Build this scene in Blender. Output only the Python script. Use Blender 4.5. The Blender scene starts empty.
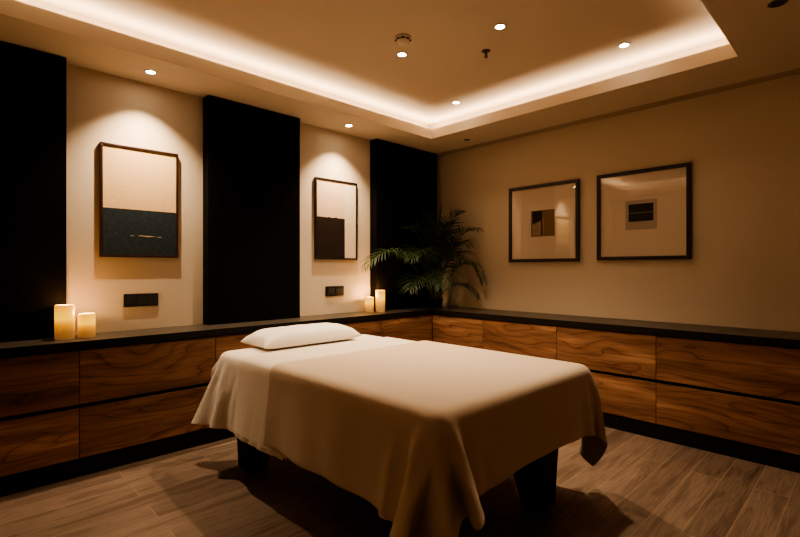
import bpy, bmesh, math, random
import numpy as np
from mathutils import Vector, Matrix

C = bpy.context.scene.collection
PI = math.pi
rnd = random.Random(7)

# ---------------------------------------------------------------- dimensions (metres)
# left wall: plane x = 0 (room at x > 0); right wall: plane y = 0 (room at y < 0)
RX, RY = 4.70, -5.10            # far extents of the room behind the camera
ZS = 2.495                      # underside of the soffit
ZT = 2.690                      # upper tray ceiling
TX0, TX1, TY0, TY1 = 0.457, 2.9615, -4.65, -0.589   # tray opening
DL, DR = 0.349, 0.457           # depth of the left and right cabinet runs
ZCT, ZCB = 0.784, 0.736         # worktop top / underside

# ---------------------------------------------------------------- mesh helpers
def box(bm, x0, x1, y0, y1, z0, z1, bevel=0.0, seg=2):
    vs = [bm.verts.new(p) for p in ((x0,y0,z0),(x1,y0,z0),(x1,y1,z0),(x0,y1,z0),
                                    (x0,y0,z1),(x1,y0,z1),(x1,y1,z1),(x0,y1,z1))]
    fs = [bm.faces.new([vs[i] for i in f]) for f in
          ((0,3,2,1),(4,5,6,7),(0,1,5,4),(1,2,6,5),(2,3,7,6),(3,0,4,7))]
    if bevel > 0:
        es = set()
        for f in fs: es.update(f.edges)
        bmesh.ops.bevel(bm, geom=list(es), offset=bevel, segments=seg, affect='EDGES', profile=0.5)

def prism(bm, poly, z0, z1):
    lo = [bm.verts.new((x, y, z0)) for x, y in poly]
    hi = [bm.verts.new((x, y, z1)) for x, y in poly]
    n = len(poly)
    bm.faces.new(lo[::-1]); bm.faces.new(hi)
    for i in range(n):
        bm.faces.new((lo[i], lo[(i+1) % n], hi[(i+1) % n], hi[i]))

def lathe(bm, prof, cx, cy, n=32, cap0=True, cap1=True):
    rings = []
    for r, z in prof:
        rings.append([bm.verts.new((cx + r*math.cos(2*PI*k/n), cy + r*math.sin(2*PI*k/n), z)) for k in range(n)])
    for a, b in zip(rings, rings[1:]):
        for k in range(n):
            bm.faces.new((a[k], a[(k+1) % n], b[(k+1) % n], b[k]))
    if cap0: bm.faces.new(rings[0][::-1])
    if cap1: bm.faces.new(rings[-1])

def tube(bm, pts, radii, n=6):
    rings = []
    for i, p in enumerate(pts):
        t = (pts[min(i+1, len(pts)-1)] - pts[max(i-1, 0)]).normalized()
        u = t.orthogonal().normalized(); v = t.cross(u)
        rings.append([bm.verts.new(p + radii[i]*(math.cos(2*PI*k/n)*u + math.sin(2*PI*k/n)*v)) for k in range(n)])
    for a, b in zip(rings, rings[1:]):
        for k in range(n):
            bm.faces.new((a[k], a[(k+1) % n], b[(k+1) % n], b[k]))
    bm.faces.new(rings[0][::-1]); bm.faces.new(rings[-1])

def wloc(p):
    v = Vector((0, 0, 0))
    while p is not None:
        v += p.location; p = p.parent
    return v

def obj(name, bm, mat, parent=None, smooth=False, fix=True):
    if fix: bmesh.ops.recalc_face_normals(bm, faces=bm.faces)
    if parent is not None:
        bmesh.ops.translate(bm, verts=bm.verts, vec=-wloc(parent))
    me = bpy.data.meshes.new(name); bm.to_mesh(me); bm.free()
    for m in (mat if isinstance(mat, (list, tuple)) else [mat]): me.materials.append(m)
    if smooth:
        for p in me.polygons: p.use_smooth = True
    o = bpy.data.objects.new(name, me); C.objects.link(o)
    if parent is not None: o.parent = parent
    return o

def thing(name, label, cat, loc=(0, 0, 0), group=None):
    o = bpy.data.objects.new(name, None); C.objects.link(o)
    o.location = loc; o.empty_display_size = 0.05
    o['label'] = label; o['category'] = cat
    if group: o['group'] = group
    return o

def tag(o, label, cat, group=None):
    o['label'] = label; o['category'] = cat
    if group: o['group'] = group
    return o

def struct(o):
    o['kind'] = 'structure'; return o

def part(name, mat, parent, *boxes, bevel=0.0, smooth=False):
    bm = bmesh.new()
    for b in boxes: box(bm, *b, bevel=bevel)
    return obj(name, bm, mat, parent, smooth)

def smooth_by_angle(o, ang=35):
    me = o.data
    for p in me.polygons: p.use_smooth = True
    try: me.set_sharp_from_angle(angle=math.radians(ang))
    except Exception: pass

# ---------------------------------------------------------------- materials
def new_mat(name):
    m = bpy.data.materials.new(name); m.use_nodes = True
    nt = m.node_tree
    for n in list(nt.nodes): nt.nodes.remove(n)
    out = nt.nodes.new('ShaderNodeOutputMaterial')
    return m, nt, out

def N(nt, t, **kw):
    n = nt.nodes.new(t)
    for k, v in kw.items():
        if k in n.inputs.keys() if hasattr(n.inputs, 'keys') else False: n.inputs[k].default_value = v
        else: setattr(n, k, v)
    return n

def ramp(nt, stops, interp='LINEAR'):
    r = nt.nodes.new('ShaderNodeValToRGB'); r.color_ramp.interpolation = interp
    e = r.color_ramp.elements
    while len(e) > 1: e.remove(e[0])
    e[0].position = stops[0][0]; e[0].color = (*stops[0][1], 1)
    for p, c in stops[1:]:
        k = e.new(p); k.color = (*c, 1)
    return r

def plain(name, col, rough=0.6, spec=0.5, metal=0.0, bump=0.0, scale=60, var=0.0, coat=0.0, sheen=0.0):
    m, nt, out = new_mat(name)
    b = nt.nodes.new('ShaderNodeBsdfPrincipled')
    b.inputs['Base Color'].default_value = (*col, 1); b.inputs['Roughness'].default_value = rough
    b.inputs['Specular IOR Level'].default_value = spec; b.inputs['Metallic'].default_value = metal
    b.inputs['Coat Weight'].default_value = coat; b.inputs['Sheen Weight'].default_value = sheen
    tc = nt.nodes.new('ShaderNodeTexCoord')
    nz = nt.nodes.new('ShaderNodeTexNoise'); nz.inputs['Scale'].default_value = scale; nz.inputs['Detail'].default_value = 5
    nt.links.new(tc.outputs['Object'], nz.inputs['Vector'])
    if bump:
        bp = nt.nodes.new('ShaderNodeBump'); bp.inputs['Strength'].default_value = bump; bp.inputs['Distance'].default_value = 0.004
        nt.links.new(nz.outputs['Fac'], bp.inputs['Height']); nt.links.new(bp.outputs['Normal'], b.inputs['Normal'])
    if var:
        r = ramp(nt, [(0.3, tuple(c*(1-var) for c in col)), (0.7, tuple(min(1, c*(1+var)) for c in col))])
        nt.links.new(nz.outputs['Fac'], r.inputs['Fac']); nt.links.new(r.outputs['Color'], b.inputs['Base Color'])
    nt.links.new(b.outputs['BSDF'], out.inputs['Surface'])
    return m

def emit(name, col, s):
    m, nt, out = new_mat(name)
    e = nt.nodes.new('ShaderNodeEmission'); e.inputs['Color'].default_value = (*col, 1); e.inputs['Strength'].default_value = s
    nt.links.new(e.outputs['Emission'], out.inputs['Surface'])
    return m

def walnut(name, axis):
    """flat-sawn walnut: growth rings round a slightly tilted, wandering pith; axis = grain direction"""
    m, nt, out = new_mat(name); L = nt.links.new
    b = nt.nodes.new('ShaderNodeBsdfPrincipled')
    tc = nt.nodes.new('ShaderNodeTexCoord'); oi = nt.nodes.new('ShaderNodeObjectInfo')
    mul = N(nt, 'ShaderNodeMath', operation='MULTIPLY'); mul.inputs[1].default_value = 37.0
    L(oi.outputs['Random'], mul.inputs[0])
    mp = nt.nodes.new('ShaderNodeMapping')
    if axis == 'Y': mp.inputs['Rotation'].default_value = (0, 0, PI/2)
    L(tc.outputs['Object'], mp.inputs['Vector'])
    sep = nt.nodes.new('ShaderNodeSeparateXYZ'); L(mp.outputs['Vector'], sep.inputs[0])
    # l along the grain, w up the board (z)
    def math_(op, a, bb):
        n = N(nt, 'ShaderNodeMath', operation=op)
        for i, v in enumerate((a, bb)):
            if isinstance(v, (int, float)): n.inputs[i].default_value = v
            else: L(v, n.inputs[i])
        return n.outputs[0]
    l = math_('ADD', sep.outputs['X'], mul.outputs[0]); w = sep.outputs['Z']
    cmb = nt.nodes.new('ShaderNodeCombineXYZ')
    L(math_('MULTIPLY', l, 0.9), cmb.inputs[0]); L(math_('MULTIPLY', w, 3.6), cmb.inputs[1]); L(mul.outputs[0], cmb.inputs[2])
    warp = nt.nodes.new('ShaderNodeTexNoise'); warp.inputs['Scale'].default_value = 1.0; warp.inputs['Detail'].default_value = 2
    warp.inputs['Distortion'].default_value = 0.5
    L(cmb.outputs[0], warp.inputs['Vector'])
    # knots: sparse voronoi bumps that bend the rings
    vo = nt.nodes.new('ShaderNodeTexVoronoi'); vo.inputs['Scale'].default_value = 1.3
    L(cmb.outputs[0], vo.inputs['Vector'])
    kn = nt.nodes.new('ShaderNodeMapRange'); kn.inputs['From Min'].default_value = 0.0; kn.inputs['From Max'].default_value = 0.22
    kn.inputs['To Min'].default_value = 1.0; kn.inputs['To Max'].default_value = 0.0
    L(vo.outputs['Distance'], kn.inputs['Value'])
    ringv = math_('ADD', math_('MULTIPLY', warp.outputs['Fac'], 1.0), math_('MULTIPLY', w, 1.5))
    ringv = math_('ADD', ringv, math_('MULTIPLY', kn.outputs[0], 0.10))
    ring = math_('FRACT', math_('MULTIPLY', ringv, 9.0), 0)
    r1 = ramp(nt, [(0.0, (0.240, 0.115, 0.062)), (0.50, (0.260, 0.130, 0.072)), (0.86, (0.215, 0.100, 0.053)), (0.96, (0.120, 0.053, 0.029)), (1.0, (0.240, 0.115, 0.062))])
    L(ring, r1.inputs['Fac'])
    # fine fibre
    c2 = nt.nodes.new('ShaderNodeCombineXYZ')
    L(math_('MULTIPLY', l, 5.0), c2.inputs[0]); L(math_('ADD', math_('MULTIPLY', w, 95.0), math_('MULTIPLY', warp.outputs['Fac'], 16.0)), c2.inputs[1])
    fib = nt.nodes.new('ShaderNodeTexNoise'); fib.inputs['Scale'].default_value = 1.0; fib.inputs['Detail'].default_value = 4
    L(c2.outputs[0], fib.inputs['Vector'])
    r2 = ramp(nt, [(0.28, (0.50, 0.47, 0.45)), (0.46, (0.92, 0.92, 0.92)), (0.75, (1.16, 1.13, 1.10))]); L(fib.outputs['Fac'], r2.inputs['Fac'])
    mx = N(nt, 'ShaderNodeMixRGB', blend_type='MULTIPLY'); mx.inputs[0].default_value = 1
    L(r1.outputs['Color'], mx.inputs[1]); L(r2.outputs['Color'], mx.inputs[2])
    # pale sapwood drifts
    c3 = nt.nodes.new('ShaderNodeCombineXYZ')
    L(math_('MULTIPLY', l, 0.9), c3.inputs[0]); L(math_('MULTIPLY', w, 9.0), c3.inputs[1]); L(mul.outputs[0], c3.inputs[2])
    sap = nt.nodes.new('ShaderNodeTexNoise'); sap.inputs['Scale'].default_value = 1.0; sap.inputs['Detail'].default_value = 2
    L(c3.outputs[0], sap.inputs['Vector'])
    r3 = ramp(nt, [(0.28, (0.52, 0.48, 0.46)), (0.48, (0.95, 0.95, 0.95)), (0.60, (1.12, 1.14, 1.16)), (0.67, (1.75, 1.9, 2.0))]); L(sap.outputs['Fac'], r3.inputs['Fac'])
    mx2 = N(nt, 'ShaderNodeMixRGB', blend_type='MULTIPLY'); mx2.inputs[0].default_value = 1
    L(mx.outputs[0], mx2.inputs[1]); L(r3.outputs['Color'], mx2.inputs[2])
    # dark knot hearts
    kd = nt.nodes.new('ShaderNodeMapRange'); kd.inputs['From Min'].default_value = 0.02; kd.inputs['From Max'].default_value = 0.15
    kd.inputs['To Min'].default_value = 0.15; kd.inputs['To Max'].default_value = 1.0
    L(vo.outputs['Distance'], kd.inputs['Value'])
    mx3 = N(nt, 'ShaderNodeMixRGB', blend_type='MULTIPLY'); mx3.inputs[0].default_value = 1
    L(mx2.outputs[0], mx3.inputs[1]); L(kd.outputs[0], mx3.inputs[2])
    L(mx3.outputs[0], b.inputs['Base Color'])
    b.inputs['Roughness'].default_value = 0.5; b.inputs['Specular IOR Level'].default_value = 0.25
    L(b.outputs[0], out.inputs[0])
    return m

def plank_floor():
    m, nt, out = new_mat('plank floor'); L = nt.links.new
    b = nt.nodes.new('ShaderNodeBsdfPrincipled')
    tc = nt.nodes.new('ShaderNodeTexCoord')
    mp = nt.nodes.new('ShaderNodeMapping'); mp.inputs['Rotation'].default_value = (0, 0, PI/2); mp.inputs['Location'].default_value = (0.35, 0.068, 0)
    L(tc.outputs['Object'], mp.inputs['Vector'])
    br = nt.nodes.new('ShaderNodeTexBrick')
    br.offset = 0.37; br.offset_frequency = 2
    br.inputs['Scale'].default_value = 1; br.inputs['Brick Width'].default_value = 1.22; br.inputs['Row Height'].default_value = 0.15
    br.inputs['Mortar Size'].default_value = 0.0016; br.inputs['Mortar Smooth'].default_value = 0.2; br.inputs['Bias'].default_value = 0
    br.inputs['Color1'].default_value = (0, 0, 0, 1); br.inputs['Color2'].default_value = (1, 1, 1, 1); br.inputs['Mortar'].default_value = (0.5, 0.5, 0.5, 1)
    L(mp.outputs[0], br.inputs['Vector'])
    sep = nt.nodes.new('ShaderNodeSeparateXYZ'); L(mp.outputs[0], sep.inputs[0])
    rc = nt.nodes.new('ShaderNodeSeparateColor'); L(br.outputs['Color'], rc.inputs[0])
    def math_(op, a, bb):
        n = N(nt, 'ShaderNodeMath', operation=op)
        for i, v in enumerate((a, bb)):
            if isinstance(v, (int, float)): n.inputs[i].default_value = v
            else: L(v, n.inputs[i])
        return n.outputs[0]
    sh = math_('MULTIPLY', rc.outputs[0], 23.0)
    c1 = nt.nodes.new('ShaderNodeCombineXYZ')
    L(math_('MULTIPLY', sep.outputs[0], 1.6), c1.inputs[0]); L(math_('MULTIPLY', sep.outputs[1], 13.0), c1.inputs[1]); L(sh, c1.inputs[2])
    n1 = nt.nodes.new('ShaderNodeTexNoise'); n1.inputs['Scale'].default_value = 1; n1.inputs['Detail'].default_value = 5; n1.inputs['Distortion'].default_value = 0.8
    L(c1.outputs[0], n1.inputs['Vector'])
    rr = math_('FRACT', math_('MULTIPLY', n1.outputs['Fac'], 7.0), 0)
    r1 = ramp(nt, [(0.26, (0.110, 0.074, 0.053)), (0.44, (0.185, 0.128, 0.094)), (0.58, (0.230, 0.166, 0.125)), (0.76, (0.155, 0.105, 0.076))]); L(n1.outputs['Fac'], r1.inputs['Fac'])
    r1b = ramp(nt, [(0.0, (0.9, 0.9, 0.9)), (0.6, (1.06, 1.06, 1.06)), (0.95, (0.78, 0.76, 0.75)), (1, (0.9, 0.9, 0.9))]); L(rr, r1b.inputs['Fac'])
    mx0 = N(nt, 'ShaderNodeMixRGB', blend_type='MULTIPLY'); mx0.inputs[0].default_value = 1
    L(r1.outputs[0], mx0.inputs[1]); L(r1b.outputs[0], mx0.inputs[2])
    c2 = nt.nodes.new('ShaderNodeCombineXYZ')
    L(math_('MULTIPLY', sep.outputs[0], 5.0), c2.inputs[0]); L(math_('MULTIPLY', sep.outputs[1], 150.0), c2.inputs[1]); L(sh, c2.inputs[2])
    n2 = nt.nodes.new('ShaderNodeTexNoise'); n2.inputs['Scale'].default_value = 1; n2.inputs['Detail'].default_value = 3
    L(c2.outputs[0], n2.inputs['Vector'])
    r2 = ramp(nt, [(0.3, (0.75, 0.74, 0.73)), (0.7, (1.1, 1.1, 1.1))]); L(n2.outputs['Fac'], r2.inputs['Fac'])
    mx = N(nt, 'ShaderNodeMixRGB', blend_type='MULTIPLY'); mx.inputs[0].default_value = 1
    L(mx0.outputs[0], mx.inputs[1]); L(r2.outputs[0], mx.inputs[2])
    tone = ramp(nt, [(0, (0.78, 0.76, 0.74)), (1, (1.15, 1.15, 1.15))]); L(rc.outputs[0], tone.inputs['Fac'])
    mx2 = N(nt, 'ShaderNodeMixRGB', blend_type='MULTIPLY'); mx2.inputs[0].default_value = 1
    L(mx.outputs[0], mx2.inputs[1]); L(tone.outputs[0], mx2.inputs[2])
    mx3 = N(nt, 'ShaderNodeMixRGB', blend_type='MIX'); mx3.inputs[2].default_value = (0.30, 0.225, 0.16, 1)
    L(br.outputs['Fac'], mx3.inputs[0]); L(mx2.outputs[0], mx3.inputs[1])
    L(mx3.outputs[0], b.inputs['Base Color'])
    b.inputs['Roughness'].default_value = 0.48; b.inputs['Specular IOR Level'].default_value = 0.3
    bp = nt.nodes.new('ShaderNodeBump'); bp.inputs['Strength'].default_value = 0.12; bp.inputs['Distance'].default_value = 0.003
    L(n2.outputs['Fac'], bp.inputs['Height']); L(bp.outputs[0], b.inputs['Normal'])
    L(b.outputs[0], out.inputs[0])
    return m

def glass_pane():
    m, nt, out = new_mat('picture glass')
    t = nt.nodes.new('ShaderNodeBsdfTransparent'); g = nt.nodes.new('ShaderNodeBsdfGlossy'); g.inputs['Roughness'].default_value = 0.015
    lw = nt.nodes.new('ShaderNodeLayerWeight'); lw.inputs['Blend'].default_value = 0.5
    pw = nt.nodes.new('ShaderNodeMath'); pw.operation = 'POWER'; pw.inputs[1].default_value = 5; nt.links.new(lw.outputs['Facing'], pw.inputs[0])
    f = nt.nodes.new('ShaderNodeMath'); f.operation = 'MULTIPLY_ADD'; f.inputs[1].default_value = 0.93; f.inputs[2].default_value = 0.11; nt.links.new(pw.outputs[0], f.inputs[0])
    tcn = nt.nodes.new('ShaderNodeTexCoord'); nz = nt.nodes.new('ShaderNodeTexNoise'); nz.inputs['Scale'].default_value = 3
    bp = nt.nodes.new('ShaderNodeBump'); bp.inputs['Strength'].default_value = 0.02; bp.inputs['Distance'].default_value = 0.002
    nt.links.new(tcn.outputs['Object'], nz.inputs['Vector']); nt.links.new(nz.outputs['Fac'], bp.inputs['Height']); nt.links.new(bp.outputs[0], g.inputs['Normal'])
    mx = nt.nodes.new('ShaderNodeMixShader')
    nt.links.new(f.outputs[0], mx.inputs[0]); nt.links.new(t.outputs[0], mx.inputs[1]); nt.links.new(g.outputs[0], mx.inputs[2])
    nt.links.new(mx.outputs[0], out.inputs[0])
    return m

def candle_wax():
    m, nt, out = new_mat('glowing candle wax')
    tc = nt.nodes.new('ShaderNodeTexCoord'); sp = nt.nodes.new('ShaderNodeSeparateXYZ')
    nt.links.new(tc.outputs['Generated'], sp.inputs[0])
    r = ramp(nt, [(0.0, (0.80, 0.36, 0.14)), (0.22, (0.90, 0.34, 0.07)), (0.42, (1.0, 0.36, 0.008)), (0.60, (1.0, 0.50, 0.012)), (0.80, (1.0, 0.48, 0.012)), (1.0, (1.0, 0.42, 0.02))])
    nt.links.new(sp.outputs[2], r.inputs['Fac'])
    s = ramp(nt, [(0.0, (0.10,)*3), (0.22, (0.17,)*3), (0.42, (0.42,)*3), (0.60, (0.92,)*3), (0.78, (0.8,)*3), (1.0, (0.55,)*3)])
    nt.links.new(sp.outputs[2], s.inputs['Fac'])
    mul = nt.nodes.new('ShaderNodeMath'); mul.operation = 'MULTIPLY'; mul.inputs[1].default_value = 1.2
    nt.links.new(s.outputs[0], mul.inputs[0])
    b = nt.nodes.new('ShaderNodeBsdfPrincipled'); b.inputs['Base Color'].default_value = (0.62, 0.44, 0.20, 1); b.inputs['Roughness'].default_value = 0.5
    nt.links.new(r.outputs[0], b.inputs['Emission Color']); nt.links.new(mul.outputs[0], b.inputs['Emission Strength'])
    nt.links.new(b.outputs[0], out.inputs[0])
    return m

def cloth_mat(name, col, sheen=0.2):
    m, nt, out = new_mat(name); L = nt.links.new
    b = nt.nodes.new('ShaderNodeBsdfPrincipled'); b.inputs['Base Color'].default_value = (*col, 1)
    b.inputs['Roughness'].default_value = 0.75; b.inputs['Specular IOR Level'].default_value = 0.2; b.inputs['Sheen Weight'].default_value = sheen
    tc = nt.nodes.new('ShaderNodeTexCoord')
    n1 = nt.nodes.new('ShaderNodeTexNoise'); n1.inputs['Scale'].default_value = 7; n1.inputs['Detail'].default_value = 3; n1.inputs['Distortion'].default_value = 0.8
    L(tc.outputs['Object'], n1.inputs['Vector'])
    n2 = nt.nodes.new('ShaderNodeTexNoise'); n2.inputs['Scale'].default_value = 500
    L(tc.outputs['Object'], n2.inputs['Vector'])
    b1 = nt.nodes.new('ShaderNodeBump'); b1.inputs['Strength'].default_value = 0.15; b1.inputs['Distance'].default_value = 0.02
    L(n1.outputs['Fac'], b1.inputs['Height'])
    b2 = nt.nodes.new('ShaderNodeBump'); b2.inputs['Strength'].default_value = 0.08; b2.inputs['Distance'].default_value = 0.001
    L(n2.outputs['Fac'], b2.inputs['Height']); L(b1.outputs[0], b2.inputs['Normal']); L(b2.outputs[0], b.inputs['Normal'])
    L(b.outputs[0], out.inputs[0])
    return m

def leaf_mat():
    m, nt, out = new_mat('palm leaf')
    b = nt.nodes.new('ShaderNodeBsdfPrincipled'); b.inputs['Roughness'].default_value = 0.45
    tc = nt.nodes.new('ShaderNodeTexCoord'); nz = nt.nodes.new('ShaderNodeTexNoise'); nz.inputs['Scale'].default_value = 6
    nt.links.new(tc.outputs['Object'], nz.inputs['Vector'])
    r = ramp(nt, [(0.3, (0.014, 0.030, 0.011)), (0.7, (0.038, 0.074, 0.026))]); nt.links.new(nz.outputs['Fac'], r.inputs['Fac'])
    nt.links.new(r.outputs[0], b.inputs['Base Color'])
    t = nt.nodes.new('ShaderNodeBsdfTranslucent'); t.inputs['Color'].default_value = (0.06, 0.11, 0.03, 1)
    mx = nt.nodes.new('ShaderNodeMixShader'); mx.inputs[0].default_value = 0.25
    nt.links.new(b.outputs[0], mx.inputs[1]); nt.links.new(t.outputs[0], mx.inputs[2]); nt.links.new(mx.outputs[0], out.inputs[0])
    return m

def paper(name, col, var=0.08, scale=40, streak=None):
    m, nt, out = new_mat(name); L = nt.links.new
    b = nt.nodes.new('ShaderNodeBsdfPrincipled'); b.inputs['Roughness'].default_value = 0.8; b.inputs['Specular IOR Level'].default_value = 0.15
    tc = nt.nodes.new('ShaderNodeTexCoord')
    mp = nt.nodes.new('ShaderNodeMapping'); mp.inputs['Scale'].default_value = streak or (1, 1, 1); L(tc.outputs['Object'], mp.inputs[0])
    nz = nt.nodes.new('ShaderNodeTexNoise'); nz.inputs['Scale'].default_value = scale; nz.inputs['Detail'].default_value = 6; L(mp.outputs[0], nz.inputs['Vector'])
    r = ramp(nt, [(0.3, tuple(c*(1-var) for c in col)), (0.7, tuple(c*(1+var) for c in col))]); L(nz.outputs['Fac'], r.inputs['Fac'])
    L(r.outputs[0], b.inputs['Base Color']); L(b.outputs[0], out.inputs[0])
    return m

M = dict(
    wall=plain('beige wall plaster', (0.60, 0.50, 0.385), 0.85, 0.2, bump=0.06, scale=90, var=0.03),
    ceil=plain('ceiling paint', (0.66, 0.555, 0.44), 0.9, 0.15, var=0.015, scale=3),
    gap_shade=plain('cornice paint', (0.42, 0.33, 0.24), 0.9, 0.1, var=0.02, scale=4),  # darker ceiling tone standing in for shade inside a recessed gap
    floor=plank_floor(),
    panel=plain('black panel fabric', (0.0045, 0.0038, 0.0035), 0.9, 0.08, bump=0.25, scale=400, var=0.2),
    topshade=plain('shaded worktop edge', (0.010, 0.008, 0.006), 0.5, 0.25, var=0.2),  # same worktop, with the shade on its edges put into the colour
    top=plain('lit worktop top', (0.055, 0.044, 0.033), 0.36, 0.5, bump=0.04, scale=30, var=0.2),  # worktop colour lightened to paint in the lamplight on its top
    carcass=plain('black carcass', (0.006, 0.005, 0.005), 0.7, 0.2, var=0.1),
    walnutY=walnut('walnut front left run', 'Y'),
    walnutX=walnut('walnut front right run', 'X'),
    frame=plain('dark wood frame', (0.016, 0.009, 0.006), 0.35, 0.5, var=0.15, scale=80),
    rawframe=plain('brown wood frame', (0.030, 0.013, 0.008), 0.32, 0.5, var=0.2, scale=80),
    mount=paper('cream mount board', (0.72, 0.60, 0.48), 0.02, 60),
    glass=glass_pane(),
    tan=paper('tan painted canvas', (0.70, 0.49, 0.27), 0.05, 45, (1, 1, 1)),
    navy=paper('charcoal blue painted canvas', (0.024, 0.033, 0.040), 0.25, 45),
    cream=paper('pale canvas', (0.72, 0.60, 0.47), 0.06, 80),
    peach=paper('peach canvas', (0.70, 0.51, 0.36), 0.04, 80),
    umber=paper('umber painted block', (0.022, 0.013, 0.010), 0.3, 60),
    photo1=paper('sepia print', (0.25, 0.165, 0.10), 0.15, 60, (1, 1, 4)),
    photo1d=paper('sepia print shadow', (0.045, 0.026, 0.016), 0.2, 60),
    photo1l=paper('sepia print light', (0.36, 0.26, 0.18), 0.2, 30, (6, 1, 1)),
    paper2=paper('grey print paper', (0.46, 0.38, 0.31), 0.04, 60),
    ink=paper('black print ink', (0.012, 0.011, 0.012), 0.2, 60),
    inkline=paper('grey print line', (0.22, 0.19, 0.16), 0.2, 60),
    fleck=paper('cream paint flecks', (0.55, 0.45, 0.33), 0.2, 60),
    socket=plain('black socket plastic', (0.010, 0.009, 0.009), 0.35, 0.5, var=0.1),
    socket2=plain('matt black insert', (0.016, 0.015, 0.015), 0.5, 0.4, var=0.1),
    sheet=cloth_mat('white cotton sheet', (0.74, 0.67, 0.58)),
    cuff=cloth_mat('cream cotton cuff', (0.70, 0.62, 0.52)),
    blanket=cloth_mat('beige cotton cover', (0.57, 0.455, 0.345)),
    pillow=cloth_mat('white pillow cotton', (0.78, 0.73, 0.66)),
    bedbase=plain('black table base', (0.006, 0.005, 0.005), 0.6, 0.25, var=0.1),
    vinyl=plain('dark vinyl padding', (0.02, 0.017, 0.015), 0.5, 0.3, var=0.1),
    wax=candle_wax(), wick=plain('wick', (0.03, 0.02, 0.015), 0.9),
    leaf=leaf_mat(), stem=plain('palm stem', (0.07, 0.085, 0.03), 0.6, var=0.2, scale=20),
    pot=plain('black planter', (0.008, 0.007, 0.007), 0.45, 0.4, var=0.1), soil=plain('potting soil', (0.012, 0.008, 0.006), 0.95, 0.1, bump=0.6, scale=120, var=0.3),
    ring=plain('downlight trim', (0.42, 0.36, 0.30), 0.4, 0.5, metal=0.3, var=0.05),
    lens=emit('lit lamp lens', (1.0, 0.80, 0.55), 60.0),
    off=plain('unlit lamp well', (0.010, 0.008, 0.007), 0.4, 0.5, var=0.1),
    bronze=plain('dim bronze trim', (0.09, 0.065, 0.045), 0.45, 0.5, metal=0.4, var=0.1),
    plastic=plain('cream detector plastic', (0.62, 0.53, 0.43), 0.5, 0.4, var=0.03),
    brass=plain('sprinkler metal', (0.10, 0.075, 0.05), 0.35, 0.6, metal=0.8, var=0.1),
)

# ---------------------------------------------------------------- the room
T = 0.12
struct(part('floor', M['floor'], None, (-T, RX+T, RY-T, T, -0.1, 0)))
struct(part('wall_left', M['wall'], None, (-T, 0, RY-T, T, 0, 3.0)))
struct(part('wall_right', M['wall'], None, (0, RX+T, 0, T, 0, 3.0)))
struct(part('wall_front', M['wall'], None, (0, RX+T, RY-T, RY, 0, 3.0)))
struct(part('wall_back', M['wall'], None, (RX, RX+T, RY, 0, 0, 3.0)))

# ceiling: soffit ring, fascia lip, light trough behind the lip, and raised tray
def ring_boxes(bm, a, b, z0, z1):
    """rectangular ring between outer rect a and inner rect b (x0,x1,y0,y1)"""
    ax0, ax1, ay0, ay1 = a; bx0, bx1, by0, by1 = b
    box(bm, ax0, bx0, ay0, ay1, z0, z1); box(bm, bx1, ax1, ay0, ay1, z0, z1)
    box(bm, bx0, bx1, ay0, by0, z0, z1); box(bm, bx0, bx1, by1, ay1, z0, z1)
bm = bmesh.new()
tray = (TX0, TX1, TY0, TY1)
def grow(r, d): return (r[0]-d, r[1]+d, r[2]-d, r[3]+d)
COVE = 0.15
ring_boxes(bm, (0, RX, RY, 0), tray, ZS, ZS+0.045)                     # soffit slab
ring_boxes(bm, grow(tray, 0.018), tray, ZS+0.045, ZS+0.092)            # lip
ring_boxes(bm, (0, RX, RY, 0), grow(tray, COVE), ZS+0.045, ZT)         # back of the trough
box(bm, 0, RX, RY, 0, ZT, ZT+0.08)
struct(obj('ceiling', bm, M['ceil'], fix=False))
struct(part('shadow_gap_strip', M['gap_shade'], None, (0.0, RX, -0.105, 0, ZS-0.004, ZS)))   # flat dark strip painting in the shade of a ceiling shadow gap, at the right wall

# ---------------------------------------------------------------- black wall panels
for y0, y1, lab in ((-4.304, -3.519, 'tall black fabric wall panel at far left, behind the bigger pair of candles'),
                    (-2.658, -1.873, 'tall black fabric wall panel between the two lit paintings'),
                    (-1.002, -0.10, 'tall black fabric wall panel in the corner behind the palm')):
    o = part('wall_panel', M['panel'], None, (0.0, 0.10, y0, y1, ZCT, ZS-0.004), bevel=0.003)
    tag(o, lab, 'wall panel', 'black wall panels')

# ---------------------------------------------------------------- worktop and cabinets
bm = bmesh.new()
ex, ey = 3.94, -4.285
prism(bm, [(0, 0), (0, ey), (DL+0.008, ey), (DL+0.008, -DR-0.008), (ex, -DR-0.008), (ex, 0)], ZCB, ZCT)
bmesh.ops.bevel(bm, geom=[e for e in bm.edges if abs(e.verts[0].co.z - e.verts[1].co.z) < 1e-6], offset=0.003, segments=2, affect='EDGES')
for f in bm.faces: f.normal_update(); f.material_index = 0 if f.normal.z > 0.5 else 1  # upward faces take the painted-lit tone, all others the painted-shade tone
tag(obj('worktop', bm, [M['top'], M['topshade']]), 'long black L-shaped worktop running along both walls over walnut drawers', 'worktop')

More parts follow.
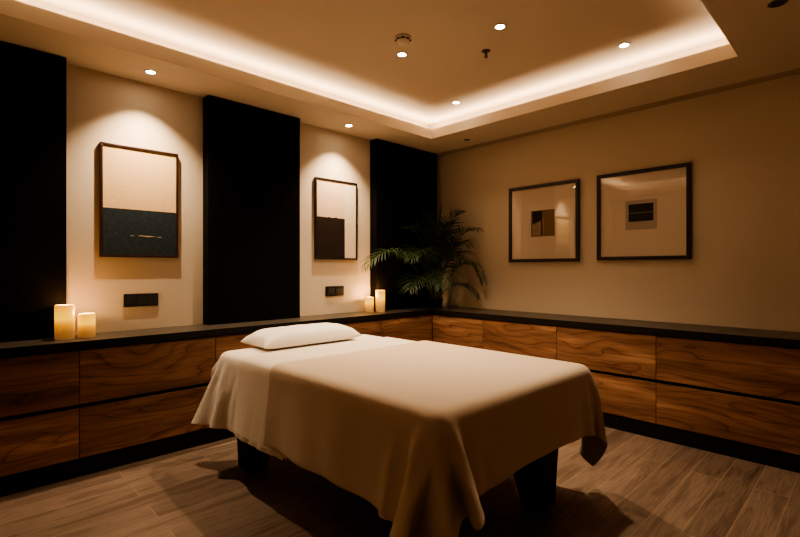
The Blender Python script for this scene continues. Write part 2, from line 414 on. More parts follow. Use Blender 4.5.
ZG1, ZG0, ZD = 0.4206, 0.396, 0.1089
CT = ZCB - 0.006
def cabinet_left(y0, y1, lab, ycar=None):
    t = thing('drawer_cabinet', lab, 'cabinet', (0, (y0+y1)/2, 0), 'drawer cabinets along the left wall')
    part('carcass', M['carcass'], t, (0.004, DL-0.022, y0+0.001, (ycar if ycar is not None else y1)-0.001, ZD, ZCB))
    for z0, z1 in ((ZG1, CT), (ZD, ZG0)):
        part('drawer', M['walnutY'], t, (DL-0.022, DL, y0+0.0018, y1-0.0018, z0, z1), bevel=0.0015)
    part('toe_kick', M['carcass'], t, (0.004, DL-0.008, y0+0.0005, y1-0.0005, 0, ZD))
def cabinet_right(x0, x1, lab):
    t = thing('drawer_cabinet', lab, 'cabinet', ((x0+x1)/2, 0, 0), 'drawer cabinets along the right wall')
    part('carcass', M['carcass'], t, (x0+0.001, x1-0.001, -DR+0.022, -0.004, ZD, ZCB))
    for z0, z1 in ((ZG1, CT), (ZD, ZG0)):
        part('drawer', M['walnutX'], t, (x0+0.0018, x1-0.0018, -DR, -DR+0.022, z0, z1), bevel=0.0015)
    part('toe_kick', M['carcass'], t, (x0+0.0005, x1-0.0005, -DR+0.008, -0.004, 0, ZD))
cabinet_left(-4.285, -3.495, 'two-drawer walnut cabinet cut off by left picture edge, under the bigger candles')
cabinet_left(-3.495, -2.705, 'two-drawer walnut cabinet below the tan and dark blue painting')
cabinet_left(-2.705, -1.915, 'walnut cabinet on left wall mostly hidden behind the pillow and bed head')
cabinet_left(-1.915, -1.125, 'walnut cabinet below the smaller left-wall painting, seen above the bed')
cabinet_left(-1.125, -0.460, 'shadowed walnut cabinet on left wall ending in the room corner', ycar=-0.004)
cabinet_right(DL+0.002, 0.983, 'walnut cabinet on right wall starting at the corner beside the palm')
cabinet_right(0.983, 1.715, 'walnut cabinet on right wall below the smaller framed print')
cabinet_right(1.715, 2.463, 'two-drawer walnut cabinet on right wall behind the foot of the bed')
cabinet_right(2.463, 3.240, 'wide two-drawer walnut cabinet fully in view at the right')
cabinet_right(3.240, 3.94, 'walnut cabinet at the extreme right picture edge, only a sliver in view')

# ---------------------------------------------------------------- pictures
def frame_boxes(u0, u1, z0, z1, w, s0, s1, wall):
    """four mitred rails as boxes; u along the wall, s off the wall"""
    rails = ((u0, u1, z0, z0+w), (u0, u1, z1-w, z1), (u0, u0+w, z0+w, z1-w), (u1-w, u1, z0+w, z1-w))
    return [on_wall(a, b, s0, s1, c, d, wall) for a, b, c, d in rails]
def on_wall(u0, u1, s0, s1, z0, z1, wall):
    return (s0, s1, u0, u1, z0, z1) if wall == 'L' else (u0, u1, -s1, -s0, z0, z1)

# tan over charcoal-blue painting
ya0, ya1, za0, za1 = -3.328, -2.841, 1.280, 2.033
S = 0.021
t = thing('framed_painting', 'framed painting, tan above and dark blue below, lit from above on left wall', 'painting', (0, (ya0+ya1)/2, za0), 'paintings on the left wall')
part('frame', M['rawframe'], t, *frame_boxes(ya0, ya1, za0, za1, 0.016, 0.002, S+0.005, 'L'), bevel=0.002)
zs = 1.606
part('canvas', M['tan'], t, on_wall(ya0+0.016, ya1-0.016, 0.004, S-0.002, zs, za1-0.016, 'L'))
part('painted_lower_field', M['navy'], t, on_wall(ya0+0.016, ya1-0.016, 0.004, S-0.002, za0+0.016, zs, 'L'))
for a, b, z, h in ((-3.149, -3.128, 1.428, 0.006), (-3.105, -2.990, 1.428, 0.007), (-2.980, -2.953, 1.425, 0.006), (-3.235, -3.231, 1.440, 0.004)):
    bm = bmesh.new()
    n = 7; lo = []; hi = []
    for i in range(n):
        y = a + (b-a)*i/(n-1); q = rnd.uniform(0.3, 1)*h*(0.3 if i in (0, n-1) else 1); zz = z + rnd.uniform(-.002, .002)
        lo.append(bm.verts.new((S-0.0012, y, zz-q/2))); hi.append(bm.verts.new((S-0.0012, y, zz+q/2)))
    for i in range(n-1): bm.faces.new((lo[i], lo[i+1], hi[i+1], hi[i]))
    obj('paint_fleck', bm, M['fleck'], t)

# peach painting with an umber block
yb0, yb1, zb0, zb1 = -1.665, -1.183, 1.289, 2.033
t = thing('framed_painting', 'smaller framed painting in pale peach with dark brown block, between two black panels', 'painting', (0, (yb0+yb1)/2, zb0), 'paintings on the left wall')
part('frame', M['frame'], t, *frame_boxes(yb0, yb1, zb0, zb1, 0.016, 0.002, S+0.005, 'L'), bevel=0.002)
ysp = -1.332
zsp = 1.677
part('canvas', M['peach'], t, on_wall(yb0+0.016, ysp, 0.004, S-0.002, zsp, zb1-0.016, 'L'))
part('pale_side_strip', M['cream'], t, on_wall(ysp, yb1-0.016, 0.004, S-0.002, zb0+0.016, zb1-0.016, 'L'))
bm = bmesh.new()
n = 26; lo = []; hi = []
for i in range(n):
    y = yb0+0.016 + (ysp-yb0-0.016)*i/(n-1)
    lo.append(bm.verts.new((S-0.0012, y, zb0+0.016))); hi.append(bm.verts.new((S-0.0012, y, zsp+rnd.uniform(-.006, .006))))
for i in range(n-1): bm.faces.new((lo[i], lo[i+1], hi[i+1], hi[i]))
obj('painted_block', bm, M['umber'], t)
part('backing', M['umber'], t, on_wall(yb0+0.016, ysp, 0.004, S-0.003, zb0+0.016, zsp, 'L'))

def print_right(x0, x1, z0, z1, label):
    t = thing('framed_print', label, 'framed print', ((x0+x1)/2, 0, z0), 'framed prints on the right wall')
    part('frame', M['frame'], t, *frame_boxes(x0, x1, z0, z1, 0.029, 0.003, 0.034, 'R'), bevel=0.0025)
    part('mount', M['mount'], t, on_wall(x0+0.028, x1-0.028, 0.003, 0.016, z0+0.028, z1-0.028, 'R'))
    return t
def quad_on_right(bm, pts, y):
    vs = [bm.verts.new((x, y, z)) for x, z in pts]; bm.faces.new(vs)
def pane(x0, x1, z0, z1):
    bm = bmesh.new(); quad_on_right(bm, [(x0+0.028, z0+0.028), (x1-0.028, z0+0.028), (x1-0.028, z1-0.028), (x0+0.028, z1-0.028)], -0.0245)
    obj('glass', bm, M['glass'], t, fix=False)
xc0, xc1, zc0, zc1 = 0.987, 1.704, 1.268, 2.000
t = print_right(xc0, xc1, zc0, zc1, 'smaller of two framed prints on right wall, cream mount with small sepia picture')
sep_ = part('sepia_picture', M['photo1'], t, (1.226, 1.470, -0.0168, -0.0155, 1.509, 1.757))
bm = bmesh.new()
quad_on_right(bm, [(1.242, 1.751), (1.343, 1.751), (1.343, 1.669), (1.316, 1.654), (1.258, 1.634), (1.242, 1.634)], -0.0172)
quad_on_right(bm, [(1.334, 1.664), (1.345, 1.664), (1.349, 1.517), (1.334, 1.517)], -0.0172)
obj('picture_shadow', bm, M['photo1d'], sep_)
bm = bmesh.new()
quad_on_right(bm, [(1.242, 1.624), (1.258, 1.624), (1.321, 1.649), (1.332, 1.644), (1.329, 1.524), (1.242, 1.517)], -0.0172)
quad_on_right(bm, [(1.346, 1.684), (1.359, 1.684), (1.365, 1.517), (1.350, 1.517)], -0.0172)
obj('picture_highlight', bm, M['photo1l'], sep_)
pane(xc0, xc1, zc0, zc1)

xd0, xd1, zd0, zd1 = 1.864, 2.571, 1.275, 2.005
t = print_right(xd0, xd1, zd0, zd1, 'larger framed print on right wall, cream mount with small black striped picture')
pp = part('print_paper', M['paper2'], t, (2.096, 2.336, -0.0168, -0.0155, 1.520, 1.760))
part('printed_block', M['ink'], pp, (2.121, 2.309, -0.0176, -0.0170, 1.588, 1.730))
part('printed_line', M['inkline'], pp, (2.121, 2.309, -0.0181, -0.0177, 1.654, 1.661))
pane(xd0, xd1, zd0, zd1)

# ---------------------------------------------------------------- sockets on the left wall
def socket(y0, y1, z0, z1, n, label):
    t = thing('wall_socket', label, 'wall socket', (0, (y0+y1)/2, z0), 'black sockets on the left wall')
    fp = part('face_plate', M['socket'], t, on_wall(y0, y1, 0.0, 0.012, z0, z1, 'L'), bevel=0.002)
    w = (y1-y0-0.016)/n
    for i in range(n):
        a = y0+0.008+w*i
        part('socket_insert', M['socket2'], fp, on_wall(a+0.008, a+w-0.008, 0.0115, 0.0155, z0+0.018, z1-0.018, 'L'), bevel=0.0015)
socket(-3.187, -2.972, 0.943, 1.031, 3, 'black three-gang wall socket under the tan and blue painting')
socket(-1.542, -1.336, 0.949, 1.041, 2, 'black two-gang wall socket under the smaller left-wall painting')

# ---------------------------------------------------------------- candles
def candle(x, y, r, h, label, group):
    t = thing('pillar_candle', label, 'candle', (x, y, ZCT), group)
    bm = bmesh.new()
    z = ZCT
    lathe(bm, [(r*0.96, z), (r, z+0.004), (r, z+h-0.006), (r*0.97, z+h-0.001), (r*0.93, z+h), (r*0.88, z+h-0.002),
               (r*0.82, z+h-0.012), (r*0.5, z+h-0.018), (r*0.1, z+h-0.020)], x, y, 36)
    o = obj('wax_body', bm, M['wax'], t); smooth_by_angle(o, 50)
    bm = bmesh.new(); tube(bm, [Vector((x, y, z+h-0.021)), Vector((x+0.001, y, z+h-0.013)), Vector((x+0.003, y, z+h-0.007))], [0.0015, 0.0014, 0.001], 6)
    obj('wick', bm, M['wick'], o)
    l = bpy.data.lights.new('candle glow', 'POINT'); l.energy = 1.1 if y < -2 else 1.8; l.color = (1.0, 0.52, 0.2); l.shadow_soft_size = 0.006
    lo = bpy.data.objects.new('candle glow', l); C.objects.link(lo); lo.location = (x, y, z+h+0.012)
g = 'glowing pillar candles'
candle(0.180, -3.540, 0.050, 0.203, 'taller glowing pillar candle of left pair, in front of black panel', g)
candle(0.180, -3.430, 0.0455, 0.145, 'shorter glowing pillar candle of left pair, below the tan and blue painting', g)
candle(0.120, -1.113, 0.044, 0.146, 'shorter glowing candle of the pair beside the palm', g)
candle(0.170, -1.014, 0.046, 0.211, 'taller glowing candle of the pair beside the palm', g)

# ---------------------------------------------------------------- palm
BX, BY = 0.215, -0.255
t = thing('potted_palm', 'dark green feathery palm standing on the worktop in the corner', 'palm', (BX, BY, ZCT))
bm = bmesh.new()
z = ZCT
lathe(bm, [(0.062, z), (0.066, z+0.004), (0.082, z+0.085), (0.084, z+0.09), (0.078, z+0.09), (0.075, z+0.07), (0.01, z+0.068)], BX, BY, 28)
pot = obj('pot', bm, M['pot'], t); smooth_by_angle(pot, 40)
bm = bmesh.new(); lathe(bm, [(0.076, z+0.071), (0.04, z+0.078), (0.005, z+0.080)], BX, BY, 20)
obj('soil', bm, M['soil'], pot, smooth=True)
def clampv(p):
    return Vector((max(p.x, 0.115 if p.y < -0.09 else 0.012), min(p.y, -0.02), max(p.z, ZCT+0.006)))
def frond(tip, ctrl, nleaf=24, ll=0.26, start=0.34, seed=0):
    r = random.Random(seed)
    p0 = Vector((BX + r.uniform(-.03, .03), BY + r.uniform(-.03, .03), ZCT+0.070)); p1 = Vector(ctrl); p2 = Vector(tip)
    pm = p0.lerp(p1, 0.55) ; pm.z += 0.06
    def bez(s):
        a = p0*(1-s)**3 + 3*pm*s*(1-s)**2 + 3*p1*s*s*(1-s) + p2*s**3
        return a
    bm = bmesh.new()
    K = 22
    pts = [clampv(bez(i/K)) for i in range(K+1)]
    tube(bm, pts, [0.0065*(1-0.8*i/K) for i in range(K+1)], 6)
    for f in bm.faces: f.material_index = 1
    for i in range(nleaf):
        s = start + (1-start)*(i+0.5)/nleaf
        p = bez(s); tg = (bez(min(1, s+0.02)) - bez(s-0.02)).normalized()
        side = tg.cross(Vector((0, 0, 1)))
        if side.length < 0.1: side = Vector((1, 0, 0))
        side.normalize(); up = side.cross(tg).normalized()
        L = ll*math.sin(PI*(0.22+0.70*(s-start)/(1-start)))*r.uniform(0.85, 1.12)
        fw = 0.55 + 0.9*((s-start)/(1-start))**2
        for sg in (-1, 1):
            d = (side*sg + tg*fw*r.uniform(0.85, 1.2) + up*r.uniform(0.12, 0.42)).normalized()
            wd = d.cross(up).normalized()
            q = [p]
            cur = p.copy(); dd = d.copy()
            for k in range(5):
                cur = cur + dd*(L/5); dd = (dd + Vector((0, 0, -0.17 - 0.05*k))*r.uniform(.6, 1.3)).normalized(); q.append(cur.copy())
            ws = [0.0020, 0.0052, 0.0060, 0.0052, 0.0034, 0.0004]
            prev = None
            for k, (c, w) in enumerate(zip(q, ws)):
                a = bm.verts.new(clampv(c - wd*w)); b2 = bm.verts.new(clampv(c + up*w*0.35)); e = bm.verts.new(clampv(c + wd*w))
                if prev:
                    bm.faces.new((prev[0], prev[1], b2, a)); bm.faces.new((prev[1], prev[2], e, b2))
                prev = (a, b2, e)
    o = obj('frond', bm, [M['leaf'], M['stem']], t, smooth=True, fix=False)
    return o
FR = [  # tip, control point
    ((0.24, -1.27, 1.20), (0.24, -0.92, 1.56)),
    ((0.32, -0.76, 1.00), (0.28, -0.54, 1.22)),
    ((0.18, -0.66, 1.62), (0.19, -0.46, 1.66)),
    ((0.20, -0.42, 1.80), (0.20, -0.36, 1.60)),
    ((0.28, -0.22, 1.86), (0.24, -0.26, 1.62)),
    ((0.46, -0.16, 1.80), (0.30, -0.20, 1.70)),
    ((0.66, -0.12, 1.60), (0.44, -0.15, 1.66)),
    ((0.72, -0.10, 1.08), (0.54, -0.12, 1.42)),
    ((0.66, -0.10, 0.90), (0.48, -0.14, 1.12)),
    ((0.52, -0.52, 1.02), (0.40, -0.40, 1.34)),
    ((0.36, -0.78, 1.30), (0.30, -0.50, 1.54)),
    ((0.46, -0.40, 1.66), (0.34, -0.32, 1.58)),
    ((0.58, -0.28, 1.30), (0.42, -0.26, 1.46)),
    ((0.24, -0.12, 1.62), (0.22, -0.18, 1.48)),
    ((0.62, -0.20, 1.44), (0.42, -0.20, 1.56)),
    ((0.22, -0.72, 1.32), (0.22, -0.48, 1.42)),
]
for i, (a, b) in enumerate(FR): frond(a, b, nleaf=22, ll=0.31 if i not in (8, 13) else 0.20, seed=30+i)

# ---------------------------------------------------------------- massage table
BX0, BX1, BY0, BY1, BZ = 0.715, 2.520, -2.845, -1.680, 0.690
t = thing('massage_table', 'black massage table under white and beige linen in the room centre', 'massage table', ((BX0+BX1)/2, (BY0+BY1)/2, 0))
bm = bmesh.new(); box(bm, BX0, BX1, BY0, BY1, 0.575, BZ, bevel=0.045, seg=5)
smooth_by_angle(obj('mattress', bm, M['vinyl'], t), 60)
part('frame', M['bedbase'], t, (BX0+0.06, BX1-0.06, BY0+0.05, BY1-0.05, 0.43, 0.575), bevel=0.006)
for sx in (0, 1):
    for sy in (0, 1):
        bm = bmesh.new()
        xo = BX1-0.10 if sx else BX0+0.10; yo = BY1-0.10 if sy else BY0+0.06
        dx = -1 if sx else 1; dy = -1 if sy else 1
        lo = [(xo+dx*0.02, yo+dy*0.015), (xo+dx*0.15, yo+dy*0.015), (xo+dx*0.15, yo+dy*0.14), (xo+dx*0.02, yo+dy*0.14)]
        hi = [(xo, yo), (xo+dx*0.22, yo), (xo+dx*0.22, yo+dy*0.24), (xo, yo+dy*0.24)]
        a = [bm.verts.new((x, y, 0)) for x, y in lo]; b = [bm.verts.new((x, y, 0.43)) for x, y in hi]
        bm.faces.new(a[::-1]); bm.faces.new(b)
        for k in range(4): bm.faces.new((a[k], a[(k+1) % 4], b[(k+1) % 4], b[k]))
        bmesh.ops.recalc_face_normals(bm, faces=bm.faces)
        bmesh.ops.bevel(bm, geom=list(bm.edges), offset=0.006, segments=2, affect='EDGES')
        obj('leg', bm, M['bedbase'], t)
part('stretcher', M['bedbase'], t, (BX0+0.30, BX1-0.30, -2.29, -2.21, 0.30, 0.43), bevel=0.004)

# ---- draped cloth: a small position-based cloth solver over the padded top
def drape(x0, x1, y0, y1, h, off, steps=190, iters=14, seed=1, flare=0.03, pleat=0.0, headflare=0.0, farpull=0.0, crease=0.0, broad=0.0):
    nx = int(round((x1-x0)/h))+1; ny = int(round((y1-y0)/h))+1
    rs = np.random.RandomState(seed)
    X, Y = np.meshgrid(np.linspace(x0, x1, nx), np.linspace(y0, y1, ny), indexing='ij')
    P = np.stack([X, Y, np.full_like(X, BZ+off+0.002)], -1)
    P += rs.normal(0, 0.0008, P.shape)
    hx = (x1-x0)/(nx-1); hy = (y1-y0)/(ny-1)
    Q = P.copy()
    cx, cy = (BX0+BX1)/2, (BY0+BY1)/2; ax, ay = (BX1-BX0)/2, (BY1-BY0)/2; r = 0.045
    cons = []
    def add(di, dj, L, k):
        # split into independent colours
        step_i, step_j = max(1, 2*abs(di)), max(1, 2*abs(dj))
        oi = range(2*abs(di)) if di else [0]; oj = range(2*abs(dj)) if dj else [0]
        if di and dj: oi, oj, step_i, step_j = range(2), [0], 2, 1
        for a in oi:
            for b in oj:
                if di and dj:
                    I = np.arange(a, nx-1, 2); J = np.arange(0, ny-1)
                    II, JJ = np.meshgrid(I, J, indexing='ij')
                    A = (II*ny + (JJ if dj > 0 else JJ+1)).ravel(); B = ((II+1)*ny + (JJ+1 if dj > 0 else JJ)).ravel()
                    cons.append((A, B, L, k))
                elif di:
                    I = np.array([i for i in range(0, nx-di) if (i//di) % 2 == a//di and i % di == a % di]); J = np.arange(ny)
                    if len(I) == 0: continue
                    II, JJ = np.meshgrid(I, J, indexing='ij')
                    cons.append(((II*ny+JJ).ravel(), ((II+di)*ny+JJ).ravel(), L, k))
                else:
                    I = np.arange(nx); J = np.array([j for j in range(0, ny-dj) if (j//dj) % 2 == b//dj and j % dj == b % dj])
                    if len(J) == 0: continue
                    II, JJ = np.meshgrid(I, J, indexing='ij')
                    cons.append(((II*ny+JJ).ravel(), (II*ny+JJ+dj).ravel(), L, k))
    add(1, 0, hx, 1.0); add(0, 1, hy, 1.0)
    dg = math.hypot(hx, hy); add(1, 1, dg, 0.45); add(1, -1, dg, 0.45)
    add(2, 0, 2*hx, 0.03); add(0, 2, 2*hy, 0.03)
    p = P.reshape(-1, 3); q = Q.reshape(-1, 3)
    def collide(p, prev):
        drop = np.clip((BZ-0.05 - p[:, 2])/0.45, 0, 1)
        ex = ax + flare*drop + off - r; ey = ay + flare*drop + off - r
        dx = p[:, 0]-cx; dy = p[:, 1]-cy
        qx = np.abs(dx) - ex; qy = np.abs(dy) - ey; qz = p[:, 2] - (BZ+off-r)
        mx, my, mz = np.maximum(qx, 0), np.maximum(qy, 0), np.maximum(qz, 0)
        ln = np.sqrt(mx*mx+my*my+mz*mz)
        d = ln - r
        out = (ln > 1e-9) & (d < 0)
        s = np.where(out, -d/np.maximum(ln, 1e-9), 0)
        top = out & (mz > 0.6*ln)
        p[:, 0] += s*mx*np.sign(dx); p[:, 1] += s*my*np.sign(dy); p[:, 2] += s*mz
        ins = ln <= 1e-9      # deep inside: out along the nearest face
        kx = ins & (qx >= qy) & (qx >= qz); ky = ins & ~kx & (qy >= qz); kz = ins & ~kx & ~ky
        p[kx, 0] += (-qx[kx] + r)*np.sign(dx[kx]); p[ky, 1] += (-qy[ky] + r)*np.sign(dy[ky]); p[kz, 2] += -qz[kz] + r
        fr = top | kz
        p[fr, :2] += 0.6*(prev[fr, :2]-p[fr, :2])
        side = (out & ~top) | kx | ky
        p[side] += 0.10*(prev[side]-p[side])
    dt = 1/60.0
    for s in range(steps):
        v = (p - q)*0.965; q = p.copy()
        p = p + v; p[:, 2] -= 2.2*dt*dt
        for it in range(iters):
            for A, B, L, k in cons:
                d = p[B]-p[A]; ln = np.sqrt((d*d).sum(1)); c = (0.5*k*(ln-L)/np.maximum(ln, 1e-9))[:, None]*d
                p[A] += c; p[B] -= c
            if it % 3 == 2 or it == iters-1: collide(p, q)
    g = p.reshape(nx, ny, 3)
    # pleats gathered under the corners, fanning out from each corner point
    RX_ = np.abs(X-cx)-ax; RY_ = np.abs(Y-cy)-ay
    inq = (RX_ > 0) & (RY_ > 0)
    ph = np.where(inq, np.arctan2(RX_, np.maximum(RY_, 1e-6)), 0); rho = np.where(inq, np.hypot(RX_, RY_), 0)
    amp = pleat*rho*np.sin(10*ph)*np.clip(rho/0.06, 0, 1)
    amp = np.where(Y > cy, amp*0.2, amp)
    g[..., 0] += amp*np.sign(X-cx)*0.7; g[..., 1] += amp*np.sign(Y-cy)*0.7
    g[..., 0] -= np.where(Y > cy, farpull*rho*np.sign(X-cx), 0)
    for _ in range(1):
        a = g.copy()
        a[1:-1, 1:-1] = 0.5*g[1:-1, 1:-1] + 0.125*(g[2:, 1:-1]+g[:-2, 1:-1]+g[1:-1, 2:]+g[1:-1, :-2])
        g = a
    # soft shared waves in the hanging cloth, growing towards the hem
    drop = np.clip((BZ-0.04 - g[..., 2])/0.40, 0, 1)**1.2
    wx = 0.010*np.sin(g[..., 0]*11.0+0.6) + 0.006*np.sin(g[..., 0]*23.0+1.0)
    wy = 0.010*np.sin(g[..., 1]*10.0+2.2) + 0.006*np.sin(g[..., 1]*19.0)
    dx = g[..., 0]-cx; dy = g[..., 1]-cy
    onx = np.abs(dx) > ax-0.02; ony = np.abs(dy) > ay-0.02
    g[..., 1] += np.where(ony, np.sign(dy)*drop*(wx+0.014), 0)
    g[..., 0] += np.where(onx, np.sign(dx)*drop*(wy+0.014), 0)
    g[..., 1] += np.where(ony, np.sign(dy)*crease*np.clip(drop*3, 0, 1)*np.abs(np.sin(g[..., 0]*34.0 + 3.0*np.sin(g[..., 2]*5.0))), 0)
    g[..., 1] += np.where(ony & ~inq, np.sign(dy)*broad*drop*np.clip((g[..., 0]-1.6)/0.3, 0, 1)*np.sin((g[..., 0] + 0.35*g[..., 2])*21.0), 0)
    hf = headflare*drop*np.clip((BX0+0.22-g[..., 0])/0.22, 0, 1.2)
    g[..., 0] -= hf; g[..., 1] += 0.3*hf*np.sign(dy)
    bm = bmesh.new()
    vs = [[bm.verts.new(g[i, j]) for j in range(ny)] for i in range(nx)]
    for i in range(nx-1):
        for j in range(ny-1):
            bm.faces.new((vs[i][j], vs[i+1][j], vs[i+1][j+1], vs[i][j+1]))
    return bm
def cloth(name, bm, mat, parent, thick):
    o = obj(name, bm, mat, parent, smooth=True, fix=False)
    s = o.modifiers.new('thick', 'SOLIDIFY'); s.thickness = thick; s.offset = 1
    u = o.modifiers.new('smooth', 'SUBSURF'); u.levels = 1; u.render_levels = 1
    return o
HANG = 0.375
sh = cloth('bed_sheet', drape(BX0-0.10, 1.56, BY0-HANG-0.01, BY1+HANG+0.01, 0.022, 0.004, seed=3, pleat=0.06, headflare=0.085, crease=0.007), M['sheet'], None, 0.002)
tag(sh, 'white bed sheet hanging over the head end of the massage table, under the pillow', 'bed sheet')
bl = thing('bed_cover', 'beige cotton cover draped over the massage table, hanging in folds at its foot', 'bed cover', ((BX0+BX1)/2, (BY0+BY1)/2, BZ))
cloth('folded_cuff', drape(1.03, 1.60, BY0-HANG-0.005, BY1+HANG, 0.022, 0.010, seed=5), M['cuff'], bl, 0.002)
cloth('cover', drape(1.392, BX1+0.295, BY0-HANG, BY1+HANG, 0.021, 0.020, seed=8, pleat=0.21, farpull=0.10, broad=0.016), M['blanket'], bl, 0.005)

# pillow
def pillow():
    bm = bmesh.new()
    cx, cy = 0.830, -2.300; hw, hl, th = 0.165, 0.390, 0.076
    n, mth = 26, 44
    zb = BZ+0.018
    top = []; bot = []
    for i in range(n+1):
        rt = []; rb = []
        for j in range(mth+1):
            u = -1+2*i/n; v = -1+2*j/mth
            pin_x = 1 - 0.10*(1-v*v)*0 - 0.07*(1-abs(v)**2.5); pin_y = 1 - 0.06*(1-abs(u)**2.5)
            x = cx + hw*u*(1-0.10*(1-v**4)*0.6) * 1.0; y = cy + hl*v*(1-0.08*(1-u**4))
            f = max(0, (1-u**4))**0.55*max(0, (1-v**6))**0.6
            wr = 0.004*math.sin(9*v+3*u)*math.sin(5*u+2)*f + 0.012*math.sin(24*u+3*v)*max(0, abs(v)-0.66)*f*3
            rt.append((x, y, zb + 0.020 + th*f*1.15 + wr)); rb.append((x, y, zb + 0.018 - 0.018*min(1, f*1.8)))
        top.append(rt); bot.append(rb)
    V = {}
    for i in range(n+1):
        for j in range(mth+1):
            V['t', i, j] = bm.verts.new(top[i][j])
            edge = i in (0, n) or j in (0, mth)
            V['b', i, j] = V['t', i, j] if edge else bm.verts.new(bot[i][j])
    for i in range(n):
        for j in range(mth):
            bm.faces.new([V['t', a, b] for a, b in ((i, j), (i+1, j), (i+1, j+1), (i, j+1))])
            q = []
            for a, b in ((i, j), (i, j+1), (i+1, j+1), (i+1, j)):
                w = V['b', a, b]
                if w not in q: q.append(w)
            try: bm.faces.new(q)
            except ValueError: pass
    o = obj('pillow', bm, M['pillow'], None, smooth=True)
    u = o.modifiers.new('smooth', 'SUBSURF'); u.levels = 1; u.render_levels = 1
    return o
tag(pillow(), 'flat white pillow lying at the head of the massage table', 'pillow')

# ---------------------------------------------------------------- ceiling fixtures
WARM = (1.0, 0.745, 0.485)
def spot(x, y, z, energy, angle, blend=0.7, size=0.03, aim=None, col=WARM):
    l = bpy.data.lights.new('spot', 'SPOT'); l.energy = energy; l.spot_size = math.radians(angle); l.spot_blend = blend
    l.shadow_soft_size = size; l.color = col
    o = bpy.data.objects.new('spot', l); C.objects.link(o); o.location = (x, y, z)
    d = (Vector(aim) - o.location) if aim else Vector((0, 0, -1))
    o.rotation_euler = d.to_track_quat('-Z', 'Y').to_euler()
    return o
def downlight(x, y, z, lab, lit=True, r=0.040):
    t = thing('recessed_downlight', lab, 'downlight', (x, y, z), 'recessed ceiling downlights')
    bm = bmesh.new()
    lathe(bm, [(r*0.66, z-0.001), (r*0.70, z-0.004), (r*0.95, z-0.004), (r, z-0.002), (r, z)], x, y, 32, cap0=False, cap1=False)
    smooth_by_angle(obj('trim_ring', bm, M['ring'] if lit else M['bronze'], t), 30)
    bm = bmesh.new(); lathe(bm, [(r*0.68, z-0.0015), (r*0.4, z-0.0022), (r*0.05, z-0.0024)], x, y, 24, cap0=False)
    obj('lamp_lens', bm, M['lens'] if lit else M['off'], t)
SPOTS = [
    # x, y, z, label
    (1.236, -1.762, ZT, 'lit ceiling downlight just below the smoke detector in the photo'),
    (1.926, -1.590, ZT, 'brightest lit ceiling downlight, nearest the camera, beside the sprinkler head'),
    (0.906, -0.759, ZT, 'lit ceiling downlight nearest the tray corner above the palm'),
    (2.370, -0.792, ZT, 'lit ceiling downlight at right of the tray above the larger framed print'),
]
k = (ZT-1.2)/1.5
for i, (x, y, z, lab) in enumerate(SPOTS):
    x = 3.562 + (x-3.562)*k; y = -4.04 + (y+4.04)*k
    SPOTS[i] = (x, y, z, lab); downlight(x, y, z, lab)
downlight(0.228, -3.084, ZS, 'lit soffit downlight above the tan and dark blue painting')
downlight(0.228, -1.445, ZS, 'lit soffit downlight above the smaller left-wall painting')
downlight(0.685, -0.314, ZS, 'small unlit dark downlight in the soffit over the right wall near the corner', lit=False, r=0.030)
downlight(3.217, -1.143, ZS, 'unlit dark downlight in the wide soffit at the top right', lit=False, r=0.040)

# smoke detector
sx, sy = 3.562 + (1.411-3.562)*k, -4.04 + (-1.925+4.04)*k
t = thing('smoke_detector', 'round cream smoke detector on the tray ceiling', 'smoke detector', (sx, sy, ZT))
bm = bmesh.new(); lathe(bm, [(0.054, ZT), (0.055, ZT-0.010), (0.050, ZT-0.014), (0.01, ZT-0.014)], sx, sy, 32, cap0=False); smooth_by_angle(obj('base', bm, M['plastic'], t), 35)
bm = bmesh.new(); lathe(bm, [(0.042, ZT-0.014), (0.043, ZT-0.026), (0.034, ZT-0.036), (0.02, ZT-0.040), (0.004, ZT-0.041)], sx, sy, 28, cap0=False); dome = obj('sensor_dome', bm, M['plastic'], t); smooth_by_angle(dome, 35)
bm = bmesh.new()
for a in range(8):
    c, s_ = math.cos(a*PI/4), math.sin(a*PI/4)
    box(bm, sx+c*0.043-0.007, sx+c*0.043+0.007, sy+s_*0.043-0.007, sy+s_*0.043+0.007, ZT-0.024, ZT-0.016)
obj('vent_slot', bm, M['off'], dome)
# sprinkler head
sx, sy = 3.562 + (1.676-3.562)*k, -4.04 + (-1.384+4.04)*k
t = thing('sprinkler_head', 'small dark metal sprinkler head on the tray ceiling', 'sprinkler', (sx, sy, ZT))
bm = bmesh.new(); lathe(bm, [(0.030, ZT), (0.030, ZT-0.003), (0.020, ZT-0.008), (0.008, ZT-0.009)], sx, sy, 24, cap0=False); smooth_by_angle(obj('escutcheon', bm, M['brass'], t), 35)
bm = bmesh.new(); lathe(bm, [(0.009, ZT-0.008), (0.009, ZT-0.020), (0.006, ZT-0.024), (0.004, ZT-0.036), (0.004, ZT-0.042)], sx, sy, 16, cap0=False); noz = obj('nozzle', bm, M['brass'], t); smooth_by_angle(noz, 35)
bm = bmesh.new()
tube(bm, [Vector((sx-0.008, sy, ZT-0.018)), Vector((sx-0.012, sy, ZT-0.030)), Vector((sx-0.004, sy, ZT-0.042))], [0.002]*3, 6)
tube(bm, [Vector((sx+0.008, sy, ZT-0.018)), Vector((sx+0.012, sy, ZT-0.030)), Vector((sx+0.004, sy, ZT-0.042))], [0.002]*3, 6)
obj('yoke', bm, M['brass'], noz)
bm = bmesh.new(); lathe(bm, [(0.013, ZT-0.042), (0.013, ZT-0.044), (0.003, ZT-0.045)], sx, sy, 16); obj('deflector', bm, M['brass'], noz)

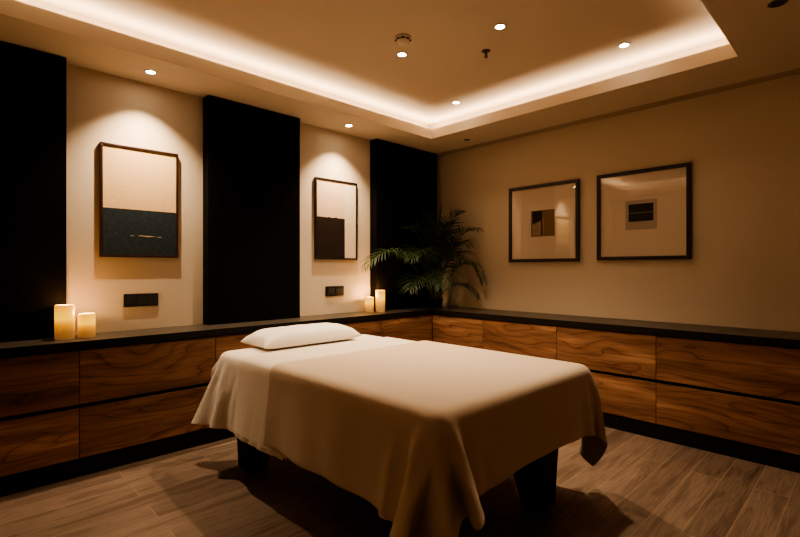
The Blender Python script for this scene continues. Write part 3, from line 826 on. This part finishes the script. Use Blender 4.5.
# ---------------------------------------------------------------- light
E_T = [150, 105, 5, 6]
for (x, y, z, lab), e in zip(SPOTS, E_T): spot(x, y, z-0.02, e, 104, 1.0)
spot(0.228, -3.084, ZS-0.02, 105, 100, 1.0, 0.012, aim=(0.16, -3.085, 1.0))
spot(0.228, -1.445, ZS-0.02, 98, 100, 1.0, 0.012, aim=(0.16, -1.43, 1.0))

def strip(loc, length, aim, energy):
    l = bpy.data.lights.new('cove strip', 'AREA'); l.shape = 'RECTANGLE'; l.size = length; l.size_y = 0.012; l.energy = energy; l.color = (1.0, 0.75, 0.50)
    l.spread = math.radians(170)
    o = bpy.data.objects.new('cove strip', l); C.objects.link(o); o.location = loc
    z = -Vector(aim).normalized(); x = Vector((0, 1, 0)) if abs(aim[1]) < 1e-6 else Vector((1, 0, 0)); y = z.cross(x)
    o.matrix_world = Matrix.Translation(loc) @ Matrix((x, y, z)).transposed().to_4x4()
zl = ZS + 0.077
PW = 3.3   # watts per metre of strip
lx, ly = TX1-TX0, TY1-TY0
strip((TX0-0.06, (TY0+TY1)/2, zl), ly+0.1, (0.25, 0, 1), PW*ly)
strip((TX1+0.06, (TY0+TY1)/2, zl), ly+0.1, (-0.25, 0, 1), PW*0.22*ly)
strip(((TX0+TX1)/2, TY1+0.06, zl), lx+0.1, (0, -0.25, 1), PW*lx)
strip(((TX0+TX1)/2, TY0-0.06, zl), lx+0.1, (0, 0.25, 1), PW*0.28*lx)

w = bpy.data.worlds.new('World'); bpy.context.scene.world = w; w.use_nodes = True
w.node_tree.nodes['Background'].inputs[0].default_value = (0.02, 0.013, 0.008, 1)
w.node_tree.nodes['Background'].inputs[1].default_value = 0.3

# ---------------------------------------------------------------- camera
cam = bpy.data.cameras.new('camera'); co = bpy.data.objects.new('camera', cam); C.objects.link(co)
co.location = (3.562, -4.040, 1.20); co.rotation_euler = (PI/2, 0, math.radians(45.845))
cam.sensor_width = 36; cam.lens = 465.8/800*36; cam.shift_y = 0.6/800
cam.clip_start = 0.02
sc = bpy.context.scene; sc.camera = co
sc.view_settings.view_transform = 'AgX'
try: sc.view_settings.look = 'AgX - Medium High Contrast'
except Exception: pass
sc.view_settings.exposure = 0.55
